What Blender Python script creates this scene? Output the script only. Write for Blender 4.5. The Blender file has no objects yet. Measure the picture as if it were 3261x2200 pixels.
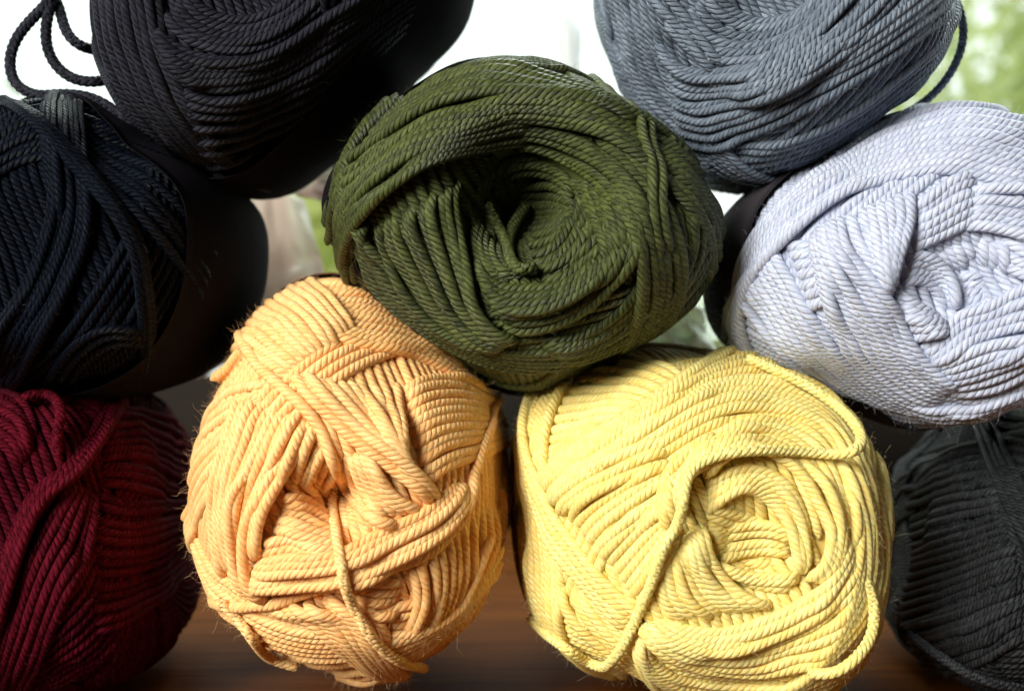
import bpy, math, random
import numpy as np
from mathutils import Vector
from mathutils.bvhtree import BVHTree

random.seed(7)
rng = np.random.default_rng(7)
PI = math.pi
scene = bpy.context.scene
C = scene.collection

# ------------------------------------------------------------ camera, light, exposure
F = 3497.0                      # focal length in photograph pixels (3261 x 2200)
CX, CY = 1630.5, 1100.0
cam_d = bpy.data.cameras.new('camera')
cam = bpy.data.objects.new('camera', cam_d)
C.objects.link(cam)
cam.location = (0, 0, 0)
cam.rotation_euler = (PI / 2, 0, 0)
cam_d.sensor_width = 36.0
cam_d.lens = 36.0 * F / 3261.0
cam_d.clip_start = 0.01
cam_d.clip_end = 200
cam_d.dof.use_dof = True
cam_d.dof.focus_distance = 0.212
cam_d.dof.aperture_fstop = 13.0
scene.camera = cam

world = bpy.data.worlds.new('World')
scene.world = world
world.use_nodes = True
bg = world.node_tree.nodes['Background']
bg.inputs[0].default_value = (1.0, 0.93, 0.84, 1)
bg.inputs[1].default_value = 0.02           # dim indoor ambience


def area(name, loc, target, sx, sy, power, col):
    d = bpy.data.lights.new(name, 'AREA')
    d.shape = 'RECTANGLE'
    d.size, d.size_y = sx, sy
    d.energy = power
    d.color = col
    o = bpy.data.objects.new(name, d)
    C.objects.link(o)
    o.location = loc
    v = Vector(target) - Vector(loc)
    o.rotation_euler = v.to_track_quat('-Z', 'Y').to_euler()
    return o


# daylight coming in over the camera's left shoulder and the tall window behind the pile
area('room_window_light', (-0.40, -0.30, 0.27), (0.02, 0.25, -0.02), 0.31, 0.33, 11.0, (1.0, 0.97, 0.90))
area('window_daylight', (0.12, 0.46, 0.32), (0.02, 0.20, 0.08), 0.8, 0.08, 3.5, (0.90, 1.0, 0.97))
scene.view_settings.view_transform = 'Standard'
scene.view_settings.look = 'None'
scene.view_settings.gamma = 1
scene.view_settings.exposure = 0.0


# ------------------------------------------------------------ helpers
def tag(o, label=None, cat=None, group=None, kind=None):
    if label: o['label'] = label
    if cat: o['category'] = cat
    if group: o['group'] = group
    if kind: o['kind'] = kind
    return o


def mesh_obj(name, verts, faces, mat, parent=None, smooth=True, uv=None):
    verts = np.asarray(verts, dtype=np.float32)
    faces = np.asarray(faces, dtype=np.int32)
    k = faces.shape[1]
    me = bpy.data.meshes.new(name)
    me.vertices.add(len(verts))
    me.vertices.foreach_set('co', verts.ravel())
    me.loops.add(faces.size)
    me.loops.foreach_set('vertex_index', faces.ravel())
    me.polygons.add(len(faces))
    me.polygons.foreach_set('loop_start', np.arange(0, faces.size, k, dtype=np.int32))
    me.polygons.foreach_set('loop_total', np.full(len(faces), k, dtype=np.int32))
    if smooth:
        me.polygons.foreach_set('use_smooth', np.ones(len(faces), dtype=bool))
    if uv is not None:
        l = me.uv_layers.new(name='UVMap')
        l.data.foreach_set('uv', np.asarray(uv, dtype=np.float32).ravel())
    me.update(calc_edges=True)
    me.materials.append(mat)
    o = bpy.data.objects.new(name, me)
    C.objects.link(o)
    if parent is not None:
        o.parent = parent
        o.location = -parent.location
    return o


def new_mat(name):
    m = bpy.data.materials.new(name)
    m.use_nodes = True
    nt = m.node_tree
    return m, nt, nt.nodes['Principled BSDF']


def node(nt, t, **kw):
    n = nt.nodes.new(t)
    for k, v in kw.items():
        setattr(n, k, v)
    return n


def math_n(nt, op, a, b=None, c=None):
    n = nt.nodes.new('ShaderNodeMath')
    n.operation = op
    for i, x in enumerate((a, b, c)):
        if x is None: continue
        if isinstance(x, (int, float)): n.inputs[i].default_value = x
        else: nt.links.new(x, n.inputs[i])
    return n.outputs[0]


PLY = 0.00135          # spacing of the plies along the strand


def yarn_mat(name, col, col2, sheen=0.25, bump=1.0, rough=0.75, spec=0.25, sss=0.0):
    """plied yarn: UV.x runs along the strand in metres, UV.y once round it"""
    m, nt, p = new_mat(name)
    uvn = node(nt, 'ShaderNodeUVMap')
    sep = node(nt, 'ShaderNodeSeparateXYZ')
    nt.links.new(uvn.outputs[0], sep.inputs[0])
    ph = math_n(nt, 'ADD', math_n(nt, 'DIVIDE', sep.outputs[0], PLY), math_n(nt, 'MULTIPLY', sep.outputs[1], 4.0))
    lc = node(nt, 'ShaderNodeCombineXYZ')
    nt.links.new(math_n(nt, 'MULTIPLY', sep.outputs[0], 75.0), lc.inputs[0])
    oi = node(nt, 'ShaderNodeObjectInfo')
    nt.links.new(math_n(nt, 'MULTIPLY', oi.outputs['Random'], 90.0), lc.inputs[1])
    ln_ = node(nt, 'ShaderNodeTexNoise')
    ln_.inputs['Scale'].default_value = 1.0
    nt.links.new(lc.outputs[0], ln_.inputs['Vector'])
    ph = math_n(nt, 'ADD', ph, math_n(nt, 'MULTIPLY', ln_.outputs[0], 2.6))
    s = math_n(nt, 'ABSOLUTE', math_n(nt, 'SINE', math_n(nt, 'MULTIPLY', ph, PI)))
    s = math_n(nt, 'POWER', s, 0.6)
    # fibres running along each ply
    comb = node(nt, 'ShaderNodeCombineXYZ')
    nt.links.new(math_n(nt, 'MULTIPLY', ph, 6.0), comb.inputs[0])
    nt.links.new(math_n(nt, 'MULTIPLY', sep.outputs[0], 420.0), comb.inputs[1])
    nt.links.new(math_n(nt, 'MULTIPLY', oi.outputs['Random'], 90.0), comb.inputs[2])
    nz = node(nt, 'ShaderNodeTexNoise')
    nz.inputs['Scale'].default_value = 1.0
    nz.inputs['Detail'].default_value = 4.0
    nz.inputs['Roughness'].default_value = 0.65
    nt.links.new(comb.outputs[0], nz.inputs['Vector'])
    s = math_n(nt, 'MULTIPLY', s, math_n(nt, 'ADD', math_n(nt, 'MULTIPLY', ln_.outputs[0], 0.8), 0.6))
    h = math_n(nt, 'ADD', s, math_n(nt, 'MULTIPLY', nz.outputs[0], 0.7))
    b = node(nt, 'ShaderNodeBump')
    b.inputs['Strength'].default_value = 1.0
    b.inputs['Distance'].default_value = 0.00036 * bump
    nt.links.new(h, b.inputs['Height'])
    nt.links.new(b.outputs[0], p.inputs['Normal'])
    # colour: slight fibre and strand variation, then painted ply contrast
    mix = node(nt, 'ShaderNodeMix', data_type='RGBA')
    mix.inputs[6].default_value = (*col, 1)
    mix.inputs[7].default_value = (*col2, 1)
    f = math_n(nt, 'ADD', math_n(nt, 'MULTIPLY', nz.outputs[0], 1.9), math_n(nt, 'MULTIPLY', oi.outputs['Random'], 0.3))
    # tone steps from ply to ply, standing in for shade in the crevices
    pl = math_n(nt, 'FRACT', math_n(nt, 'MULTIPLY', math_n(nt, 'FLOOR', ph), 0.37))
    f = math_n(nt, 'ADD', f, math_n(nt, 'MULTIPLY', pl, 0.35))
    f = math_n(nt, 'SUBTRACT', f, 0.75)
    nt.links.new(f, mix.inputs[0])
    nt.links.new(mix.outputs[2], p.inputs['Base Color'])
    p.inputs['Roughness'].default_value = rough
    p.inputs['Specular IOR Level'].default_value = spec
    p.inputs['Sheen Weight'].default_value = sheen
    if sss:
        p.inputs['Subsurface Weight'].default_value = sss
        p.inputs['Subsurface Radius'].default_value = (1.0, 0.55, 0.25)
        p.inputs['Subsurface Scale'].default_value = 0.0011
    p.inputs['Sheen Roughness'].default_value = 0.45
    p.inputs['Sheen Tint'].default_value = (*[min(1, c * 1.4 + 0.12) for c in col], 1)
    return m


def fuzz_mat(name, col):
    m, nt, p = new_mat(name)
    p.inputs['Base Color'].default_value = (*col, 1)
    p.inputs['Roughness'].default_value = 0.6
    p.inputs['Sheen Weight'].default_value = 0.3
    tl = node(nt, 'ShaderNodeBsdfTranslucent'); tl.inputs[0].default_value = (*col, 1)
    mx = node(nt, 'ShaderNodeMixShader'); mx.inputs[0].default_value = 0.45
    nt.links.new(p.outputs[0], mx.inputs[1]); nt.links.new(tl.outputs[0], mx.inputs[2])
    nt.links.new(mx.outputs[0], nt.nodes['Material Output'].inputs['Surface'])
    return m


def band_mat(name, col, rough=0.35, alpha=None):
    m, nt, p = new_mat(name)
    p.inputs['Base Color'].default_value = (*col, 1)
    p.inputs['Roughness'].default_value = rough
    p.inputs['Specular IOR Level'].default_value = 0.04
    n = node(nt, 'ShaderNodeTexNoise')
    n.inputs['Scale'].default_value = 90
    b = node(nt, 'ShaderNodeBump')
    b.inputs['Distance'].default_value = 0.0006
    b.inputs['Strength'].default_value = 0.5
    tc = node(nt, 'ShaderNodeTexCoord')
    nt.links.new(tc.outputs['Object'], n.inputs['Vector'])
    nt.links.new(n.outputs[0], b.inputs['Height'])
    nt.links.new(b.outputs[0], p.inputs['Normal'])
    return m


# ------------------------------------------------------------ curves and tubes
def catmull(P, step):
    P = np.asarray(P, float)
    if len(P) == 2:
        P = np.vstack([P[0], P.mean(0), P[1]])
    Q = np.vstack([2 * P[0] - P[1], P, 2 * P[-1] - P[-2]])
    out = []
    for i in range(1, len(Q) - 2):
        p0, p1, p2, p3 = Q[i - 1], Q[i], Q[i + 1], Q[i + 2]
        n = max(2, int(np.linalg.norm(p2 - p1) / step) + 1)
        t = np.linspace(0, 1, n, endpoint=False)[:, None]
        out.append(0.5 * (2 * p1 + (p2 - p0) * t + (2 * p0 - 5 * p1 + 4 * p2 - p3) * t * t + (-p0 + 3 * p1 - 3 * p2 + p3) * t ** 3))
    out.append(P[-1:])
    return np.vstack(out)


def resample(P, step, n=None):
    d = np.r_[0, np.cumsum(np.linalg.norm(np.diff(P, axis=0), axis=1))]
    if n is None: n = max(3, int(d[-1] / step) + 1)
    t = np.linspace(0, d[-1], n)
    return np.stack([np.interp(t, d, P[:, k]) for k in range(P.shape[1])], 1)


def tube_arrays(P, N, r, sides, taper=True, squash=1.0):
    """P points, N approximate normals; returns verts, quads, uv"""
    n = len(P)
    T = np.gradient(P, axis=0)
    T /= np.linalg.norm(T, axis=1)[:, None] + 1e-12
    B = np.cross(T, N)
    B /= np.linalg.norm(B, axis=1)[:, None] + 1e-12
    N2 = np.cross(B, T)
    L = np.r_[0, np.cumsum(np.linalg.norm(np.diff(P, axis=0), axis=1))]
    a = np.arange(sides) * 2 * PI / sides
    rr = np.full(n, r) if np.isscalar(r) else r
    if taper:
        e = np.minimum(L, L[-1] - L)
        rr = rr * np.clip(0.35 + e / 0.0012, 0, 1)
    V = P[:, None, :] + rr[:, None, None] * (np.cos(a)[None, :, None] * N2[:, None, :] * squash + np.sin(a)[None, :, None] * B[:, None, :])
    i = np.arange(n - 1)[:, None] * sides
    j = np.arange(sides)[None, :]
    j2 = (j + 1) % sides
    Fq = np.stack([i + j, i + j2, i + sides + j2, i + sides + j], -1).reshape(-1, 4)
    off = random.random() * 0.01
    u0 = np.repeat(L[:-1, None], sides, 1) + off
    u1 = np.repeat(L[1:, None], sides, 1) + off
    v0 = np.repeat(j / sides, n - 1, 0)
    v1 = np.repeat((j + 1) / sides, n - 1, 0)
    UV = np.stack([np.stack([u0, v0], -1), np.stack([u0, v1], -1), np.stack([u1, v1], -1), np.stack([u1, v0], -1)], 2).reshape(-1, 2)
    return V.reshape(-1, 3), Fq, UV


def transport(P):
    T = np.gradient(P, axis=0)
    T /= np.linalg.norm(T, axis=1)[:, None]
    n = np.array([0.13, -1, 0.21])
    out = []
    for t in T:
        n = n - t * np.dot(n, t)
        n /= np.linalg.norm(n)
        out.append(n.copy())
    return np.array(out)


def plied_tube(P, r, plies=4, twist=4 * PLY, sides=6):
    """a loose strand with its plies as real twisted geometry"""
    P = resample(P, 0.00033)
    N = transport(P)
    T = np.gradient(P, axis=0)
    T /= np.linalg.norm(T, axis=1)[:, None]
    B = np.cross(T, N)
    L = np.r_[0, np.cumsum(np.linalg.norm(np.diff(P, axis=0), axis=1))]
    Vs, Fs, Us = [], [], []
    o = 0
    for k in range(plies):
        a = -L * 2 * PI / twist + k * 2 * PI / plies
        R = (np.cos(a)[:, None] * N + np.sin(a)[:, None] * B)
        V, Q, U = tube_arrays(P + R * r * 0.50, R, r * 0.56, sides, True)
        Vs.append(V); Fs.append(Q + o); Us.append(U * [1, 0.1])
        o += len(V)
    return np.vstack(Vs), np.vstack(Fs), np.vstack(Us)


# ------------------------------------------------------------ a ball of yarn
CR = {  # crops of the photograph the paths were read in: x0, y0, scale
    'f': (0, 0, 1.40318), 'G': (550, 1000, 0.76513), 'H': (1600, 1050, 0.73357), 'D': (1000, 450, 0.58670),
    'T': (1000, 0, 0.47826), 'E': (2161, 700, 0.47826), 'R': (2161, 0, 0.47826), 'I': (2500, 1250, 0.60589),
    'F': (0, 1200, 0.63752), 'A': (0, 0, 0.47826), 'C': (0, 700, 0.47826)}


def px(crop, pts):
    x0, y0, s = CR[crop]
    return np.array([(x0 + p[0] * s, y0 + p[1] * s) for p in pts], float)


GN = 1000
TMAX = 2.85
RN = 200


class Ball:
    def __init__(self, name, label, outline, pole, Yc, depth, mat, fmat, r=0.00088, thick=0.0030, n=2.35,
                 dimple=(0.009, 0.012), seed=1, back=1.35):
        self.rng = np.random.default_rng(seed)
        self.mat, self.fmat, self.r = mat, fmat, r
        ol = px('f', outline)
        cpx = 0.5 * (ol.max(0) + ol.min(0))
        self.Yc = Yc
        self.c = np.array([(cpx[0] - CX) / F * Yc, Yc, (CY - cpx[1]) / F * Yc])
        # outline as radius by angle
        d = ol - cpx
        ang = np.arctan2(-d[:, 1], d[:, 0])
        rad = np.hypot(d[:, 0], d[:, 1])
        o = np.argsort(ang); ang, rad = ang[o], rad[o]
        A = np.linspace(-PI, PI, 97)[:-1]
        want = np.interp(A, np.r_[ang - 2 * PI, ang, ang + 2 * PI], np.r_[rad, rad, rad])
        k = np.array([1, 2, 3, 2, 1.]) / 9
        want = sum(k[i] * np.roll(want, i - 2) for i in range(5)) - thick * F / Yc
        Yf = Yc - depth
        pp = px('f', [pole])[0]
        P = np.array([(pp[0] - CX) / F * Yf, Yf, (CY - pp[1]) / F * Yf])
        sh = (P - self.c)[[0, 2]]
        R3 = want / F * Yc
        phi = np.linspace(0, PI, 49)
        rho = np.sin(phi) ** (2 / n); rho[0] = 0; rho[-1] = 0
        yy = -np.sign(np.cos(phi)) * np.abs(np.cos(phi)) ** (2 / n) * depth
        yy = np.where(yy > 0, yy * back, yy)
        for it in range(7):
            w = np.where(phi < PI / 2, (1 - rho) ** 0.9, 0)[:, None]
            X = self.c[0] + w * sh[0] + rho[:, None] * (R3 * np.cos(A))[None, :]
            Z = self.c[2] + w * sh[1] + rho[:, None] * (R3 * np.sin(A))[None, :]
            Y = Yc + yy[:, None] + 0 * X
            u = CX + F * X / Y - cpx[0]; v = -(CY - F * Z / Y - cpx[1])
            a2 = np.arctan2(v, u).ravel(); r2 = np.hypot(u, v).ravel()
            b = np.round((a2 + PI) / (2 * PI) * 96).astype(int) % 96
            mx = np.zeros(96); np.maximum.at(mx, b, r2)
            R3 = R3 * np.clip(want / np.maximum(mx, 1), 0.9, 1.1)
            for _ in range(2): R3 = 0.25 * np.roll(R3, 1) + 0.5 * R3 + 0.25 * np.roll(R3, -1)
        dd = np.hypot(X - P[0], Z - P[2])
        dim = dimple[0] * np.exp(-(dd / dimple[1]) ** 2)
        Y = np.where(phi[:, None] < PI / 2, Y + dim, Y)
        self.A, self.phi = A, phi
        V = np.stack([X, Y, Z], -1)
        self.V = V
        n1, n2 = V.shape[:2]
        i = np.arange(n1 - 1)[:, None] * n2; j = np.arange(n2)[None, :]; j2 = (j + 1) % n2
        Q = np.stack([i + j, i + n2 + j, i + n2 + j2, i + j2], -1).reshape(-1, 4)
        Vf = V.reshape(-1, 3)
        # lookup of the core radius by direction
        bvh = BVHTree.FromPolygons([tuple(p) for p in Vf], [tuple(q) for q in Q])
        g = np.linspace(-TMAX, TMAX, RN)
        U, W = np.meshgrid(g, g, indexing='ij')
        D = self.uv2dir(U.ravel(), W.ravel())
        R = np.zeros(len(D)); cc = Vector(self.c)
        for q, dr in enumerate(D):
            h = bvh.ray_cast(cc, Vector(dr))
            R[q] = h[3] if h[0] is not None else 0.04
        self.R = R.reshape(RN, RN)
        self.H = np.zeros((GN, GN))
        self.root = bpy.data.objects.new(name, None)
        C.objects.link(self.root)
        self.root.empty_display_size = 0.02
        self.root.location = (self.c[0], self.c[1], float(V[:, :, 2].min()) - thick)
        tag(self.root, label, 'yarn ball', 'balls of yarn stacked in a pile')
        self.core = mesh_obj('core', self.c + (Vf - self.c) * 0.995, Q, mat, self.root, uv=np.zeros((Q.size, 2)))
        self.core['label'] = 'wound inner mass of the ball'
        self.S = []     # strands: dirs, height

    @staticmethod
    def uv2dir(u, w):
        th = np.hypot(u, w); s = np.where(th > 1e-6, np.sin(th) / np.maximum(th, 1e-6), 1)
        return np.stack([u * s, -np.cos(th), w * s], -1)

    @staticmethod
    def dir2uv(D):
        th = np.arccos(np.clip(-D[:, 1], -1, 1)); q = np.hypot(D[:, 0], D[:, 2]) + 1e-9
        return th * D[:, 0] / q, th * D[:, 2] / q

    def Rof(self, D):
        u, w = self.dir2uv(D)
        x = np.clip((u + TMAX) / (2 * TMAX) * (RN - 1), 0, RN - 1.001); y = np.clip((w + TMAX) / (2 * TMAX) * (RN - 1), 0, RN - 1.001)
        i, j = x.astype(int), y.astype(int); a, b = x - i, y - j
        R = self.R
        return R[i, j] * (1 - a) * (1 - b) + R[i + 1, j] * a * (1 - b) + R[i, j + 1] * (1 - a) * b + R[i + 1, j + 1] * a * b

    def hit(self, P, h=0.003):
        """directions (from the core) where the sight lines of photo points P meet the ball"""
        ray = np.stack([(P[:, 0] - CX) / F, np.ones(len(P)), (CY - P[:, 1]) / F], 1)
        ts = np.linspace(self.Yc - 0.075, self.Yc + 0.03, 260)
        best = np.full(len(P), 1e9); bt = np.zeros(len(P)); done = np.zeros(len(P), bool)
        for t in ts:
            q = ray * t - self.c
            l = np.linalg.norm(q, axis=1)
            f = l - self.Rof(q / l[:, None]) - h
            m = (~done) & (f < best)
            best[m] = f[m]; bt[m] = t
            done |= f <= 0
        q = ray * bt[:, None] - self.c
        self.done = done
        self.at = ray * bt[:, None]
        return q / np.linalg.norm(q, axis=1)[:, None]

    def path(self, P, ends):
        D = self.hit(P)
        ok = np.flatnonzero(self.done)
        if len(ok) < 4: return None, None
        i0 = ok[0] if ends[0] == 'x' else 0
        i1 = ok[-1] + 1 if ends[1] == 'x' else len(D)
        m = self.done.copy(); m[:i0] = False; m[i1:] = False
        D = D[i0:i1][self.done[i0:i1]]
        w = 3
        if len(D) > 12:
            Q = np.pad(D, ((w, w), (0, 0)), mode='edge')
            D2 = sum(Q[k:k + len(D)] for k in range(2 * w + 1)) / (2 * w + 1)
            D2[:w] = D[:w]; D2[-w:] = D[-w:]
            D = D2 / np.linalg.norm(D2, axis=1)[:, None]
        return D, None

    def grid(self, D):
        u, w = self.dir2uv(D)
        return (np.clip(((u + TMAX) / (2 * TMAX) * (GN - 1)).round().astype(int), 3, GN - 4),
                np.clip(((w + TMAX) / (2 * TMAX) * (GN - 1)).round().astype(int), 3, GN - 4))

    def lay(self, D, r=None, taut=0.0022, ends='xx', lift=0.0, ext=0.7, squeeze=0.50, min_h=None):
        """lay one strand along directions D over what is already wound"""
        r = r or self.r
        if ext > 0:
            for e in (0, 1):
                if ends[e] != 'x': continue
                L_ = np.linalg.norm(D - (D[0] if e == 0 else D[-1]), axis=1)
                far = np.flatnonzero(L_ > 0.10)
                kk = (far[0] if len(far) else len(D) - 1) if e == 0 else (far[-1] if len(far) else 0)
                a, b = (D[0] if e == 0 else D[-1]), D[kk]
                ax = np.cross(b, a); l = np.linalg.norm(ax)
                if l < 1e-6: continue
                ax /= l
                s = np.arange(0.02, ext, 0.02)[:, None]
                E = a * np.cos(s) + np.cross(ax, a) * np.sin(s)
                D = np.vstack([E[::-1], D]) if e == 0 else np.vstack([D, E])
        Rr = self.Rof(D)
        P = resample(D * Rr[:, None], 0.0005)
        if len(P) < 8: return
        # slight wander
        k = self.rng.normal(size=3) * 0.00012
        s = np.linspace(0, 1, len(P)) * len(P) * 0.0005 / 0.02
        P = P + np.outer(np.sin(s + self.rng.random() * 6), k)
        D = P / np.linalg.norm(P, axis=1)[:, None]
        keep = np.arccos(np.clip(-D[:, 1], -1, 1)) < TMAX - 0.1
        if keep.sum() < 8: return
        D = D[keep]
        Rr = self.Rof(D)
        i, j = self.grid(D)
        base = self.H[i, j]
        for di, dj in ((1, 0), (-1, 0), (0, 1), (0, -1)):
            base = np.maximum(base, self.H[i + di, j + dj])
        h = base + r * squeeze + lift
        cap = 0.0042
        h = np.where(h > cap, cap + 0.35 * (h - cap), h)
        w = 3
        hp = np.pad(h, w, mode='edge')
        hm = np.max(np.stack([hp[q:q + len(h)] for q in range(2 * w + 1)]), 0)
        a = Rr + hm
        if taut > 0:
            w = int(min(taut / 0.0005, len(a) // 3))
            if w > 0:
                p = np.pad(a, w, mode='edge')
                dil = np.max(np.stack([p[q:q + len(a)] for q in range(2 * w + 1)]), 0)
                p = np.pad(dil, w, mode='edge')
                a2 = np.min(np.stack([p[q:q + len(a)] for q in range(2 * w + 1)]), 0)
                a = np.maximum(a, a2)
        w = 7
        ker = np.exp(-np.linspace(-1.8, 1.8, 2 * w + 1) ** 2); ker /= ker.sum()
        a = np.convolve(np.pad(a, w, mode='edge'), ker, 'valid')
        L = np.arange(len(a)) * 0.0005
        if ends[0] == 'd': a = a - 0.0028 * np.clip(1 - L / 0.004, 0, 1) ** 2
        if ends[1] == 'd': a = a - 0.0028 * np.clip(1 - (L[-1] - L) / 0.004, 0, 1) ** 2
        h = a - Rr
        cell = 2 * TMAX / (GN - 1) * float(np.mean(Rr))
        fr = r * 0.66
        m = int(fr / cell) + 1
        for di in range(-m, m + 1):
            for dj in range(-m, m + 1):
                dd = math.hypot(di, dj) * cell
                if dd > fr: continue
                top = h + math.sqrt(r * r - dd * dd) - 0.45 * r
                ii = np.clip(i + di, 0, GN - 1); jj = np.clip(j + dj, 0, GN - 1)
                np.maximum.at(self.H, (ii, jj), top)
        self.S.append((D, h, r))

    def bundle(self, crop, n, A, B=None, ends='xx', **kw):
        a = catmull(px(crop, A), 8)
        if B is None:
            D, _ = self.path(a, ends)
            if D is not None: self.lay(D, ends=ends, **kw)
            return
        b = catmull(px(crop, B), 8)
        N = max(len(a), len(b))
        a = resample(a, 0, N); b = resample(b, 0, N)
        sep = np.percentile(np.linalg.norm(a - b, axis=1), 65) / F * (self.Yc - 0.043)
        if n > 2: n = max(n, int(sep / (2 * self.r * 0.96)) + 1)
        for q in range(n):
            t = q / max(1, n - 1)
            t = t + self.rng.normal() * 0.13 / n
            # small per-strand end variation
            c = a * (1 - t) + b * t
            D, _ = self.path(c, ends)
            if D is not None: self.lay(D, ends=ends, **kw)

    def wind(self, count=12, per=9, tau=(52, 62), step=137.5, a0=0, spread=1.0, tilts=(20,)):
        """the machine winding: bundles of parallel turns whose tilted plane precesses round the axis"""
        P = self.V[0, 0] - self.c; ax = P / np.linalg.norm(P)
        u = np.cross(ax, [0.0, 0.0, 1.0]); u /= np.linalg.norm(u); v = np.cross(ax, u)
        # lowest layer: closed turns side by side over the whole front
        for tilt in tilts:
            az = math.radians(tilt + a0)
            nn = math.cos(az) * u + math.sin(az) * v
            e1 = ax; e2 = np.cross(nn, e1)
            for al in np.arange(0.1, PI - 0.1, 0.041):
                t = np.linspace(-2.6, 2.6, 260)
                D = math.cos(al) * nn + math.sin(al) * (np.cos(t)[:, None] * e1 + np.sin(t)[:, None] * e2)
                k = np.arccos(np.clip(-D[:, 1], -1, 1)) < TMAX - 0.15
                if k.sum() < 10: continue
                self.lay(D[k], ends='..', ext=0, taut=0.0005)
        for k in range(count):
            az = math.radians(a0 + step * k + self.rng.normal() * 6)
            ta = math.radians(self.rng.uniform(*tau))
            nn = math.cos(ta) * ax + math.sin(ta) * (math.cos(az) * u + math.sin(az) * v)
            e1 = np.cross(nn, ax); e1 /= np.linalg.norm(e1); e2 = np.cross(nn, e1)
            m = per + self.rng.integers(-2, 3)
            for q in range(m):
                al = PI / 2 + (q - m / 2) * 0.041 * spread
                t = np.linspace(0, 2 * PI, 260)
                D = math.cos(al) * nn + math.sin(al) * (np.cos(t)[:, None] * e1 + np.sin(t)[:, None] * e2)
                front = np.arccos(np.clip(-D[:, 1], -1, 1)) < TMAX - 0.15
                if front.all():
                    self.lay(D, ends='..', ext=0); continue
                # longest front run
                idx = np.where(~front)[0]
                D = np.roll(D, -idx[-1] - 1, axis=0); front = np.roll(front, -idx[-1] - 1)
                stop = np.argmin(front) if not front.all() else len(front)
                if stop > 12: self.lay(D[:stop], ends='..', ext=0, taut=0.003)

    def band(self, mat, f0=62, f1=118, off=0.0036, label=None, side=180, turn=28):
        """paper band round the middle, or a painted shade strip"""
        # the band sits askew: its front edge comes furthest forward on one side
        g0 = f0 + turn * (1 - np.cos(self.A - math.radians(side))) / 2
        f = np.radians(g0[None, :] + (f1 - f0) * np.linspace(0, 1, 15)[:, None])
        idx = np.interp(f, self.phi, np.arange(len(self.phi)))
        k = idx.astype(int); t = (idx - k)[..., None]
        cols = np.arange(len(self.A))[None, :]
        S = self.V[k, cols] * (1 - t) + self.V[np.minimum(k + 1, len(self.phi) - 1), cols] * t
        q = S - self.c; l = np.linalg.norm(q, axis=2, keepdims=True)
        wob = 0.0001 * np.sin(self.A * 7 + 1)[None, :, None]
        out = []
        for o in (off, off + 0.00025):
            out.append(self.c + q / l * (l + o + wob))
        n1, n2 = S.shape[:2]
        V = np.vstack([out[0].reshape(-1, 3), out[1].reshape(-1, 3)])
        i = np.arange(n1 - 1)[:, None] * n2; j = np.arange(n2)[None, :]; j2 = (j + 1) % n2
        Q = np.stack([i + j, i + n2 + j, i + n2 + j2, i + j2], -1).reshape(-1, 4)
        N = n1 * n2
        rims = []
        for row in (0, n1 - 1):
            a = row * n2 + np.arange(n2); b = row * n2 + (np.arange(n2) + 1) % n2
            rims.append(np.stack([a, b, b + N, a + N], 1))
        o = mesh_obj('paper_or_shade_band', V, np.vstack([Q[:, ::-1], Q + N] + rims), mat, self.root)
        if label: o['label'] = label

    def finish(self, fuzz=5000, sides=7):
        n_made = 0
        rest = []
        allP = []
        for D, h, r in self.S:
            i, j = self.grid(D)
            top = self.H[i, j]
            vis = (h + r * 0.55) > top - r * 1.5
            # widen the visible runs
            w = 8
            vp = np.pad(vis, w)
            vis = np.any(np.stack([vp[q:q + len(vis)] for q in range(2 * w + 1)]), 0)
            e = np.flatnonzero(np.diff(np.r_[0, vis.astype(int), 0]))
            for s0, s1 in zip(e[::2], e[1::2]):
                if s1 - s0 < 14: continue
                d = D[s0:s1]; P = self.c + d * (self.Rof(d) + h[s0:s1])[:, None]
                Pr = resample(P, 0.0017)
                Nr = resample(d, 0, len(Pr))
                rest.append((len(Pr), Pr, Nr, r))
                allP.append((Pr, Nr, r))
        rest.sort(key=lambda t: -t[0])
        for q, (_, Pr, Nr, r) in enumerate(rest[:290]):
            V, Q, U = tube_arrays(Pr, Nr, r * (1.14 + self.rng.normal() * 0.04), sides)
            mesh_obj('strand', V, Q, self.mat, self.root, uv=U)
        more = rest[290:]
        if more:
            Vs, Qs, Us, o = [], [], [], 0
            for _, Pr, Nr, r in more:
                V, Q, U = tube_arrays(Pr, Nr, r * 1.14, 6)
                Vs.append(V); Qs.append(Q + o); Us.append(U); o += len(V)
            tag(mesh_obj('wound_yarn', np.vstack(Vs), np.vstack(Qs), self.mat, self.root, uv=np.vstack(Us)), kind='stuff')
        # loose fibres standing off the strands
        if fuzz:
            P = np.vstack([a[0] for a in allP]); N = np.vstack([a[1] for a in allP])
            T = np.vstack([np.gradient(a[0], axis=0) for a in allP])
            T /= np.linalg.norm(T, axis=1)[:, None] + 1e-12
            pick = self.rng.integers(0, len(P), fuzz)
            P, N, T = P[pick], N[pick], T[pick]
            g = self.rng.normal(size=(fuzz, 3)); g2 = self.rng.normal(size=(fuzz, 3))
            ln = np.minimum(self.rng.gamma(2.0, 0.00042, fuzz), 0.0023)[:, None] + 0.0004
            p0 = P + N * self.r * 0.7 + g * 0.0003
            d0 = T * self.rng.choice([-1, 1], fuzz)[:, None] * 0.9 + N * 0.45 + g * 0.4
            d1 = d0 * 0.6 + N * (self.rng.random(fuzz)[:, None] - 0.25) * 1.0 + g2 * 0.6
            d2 = d1 * 0.3 + np.cross(d1, N) * self.rng.choice([-1, 1], fuzz)[:, None] * 0.8 + g * 0.3
            p1 = p0 + d0 * ln * 0.4; p2 = p1 + d1 * ln * 0.35; p3 = p2 + d2 * ln * 0.3
            wv = np.cross(d0, np.stack([P[:, 0], P[:, 1], P[:, 2]], 1)); wv /= np.linalg.norm(wv, axis=1)[:, None]
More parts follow.
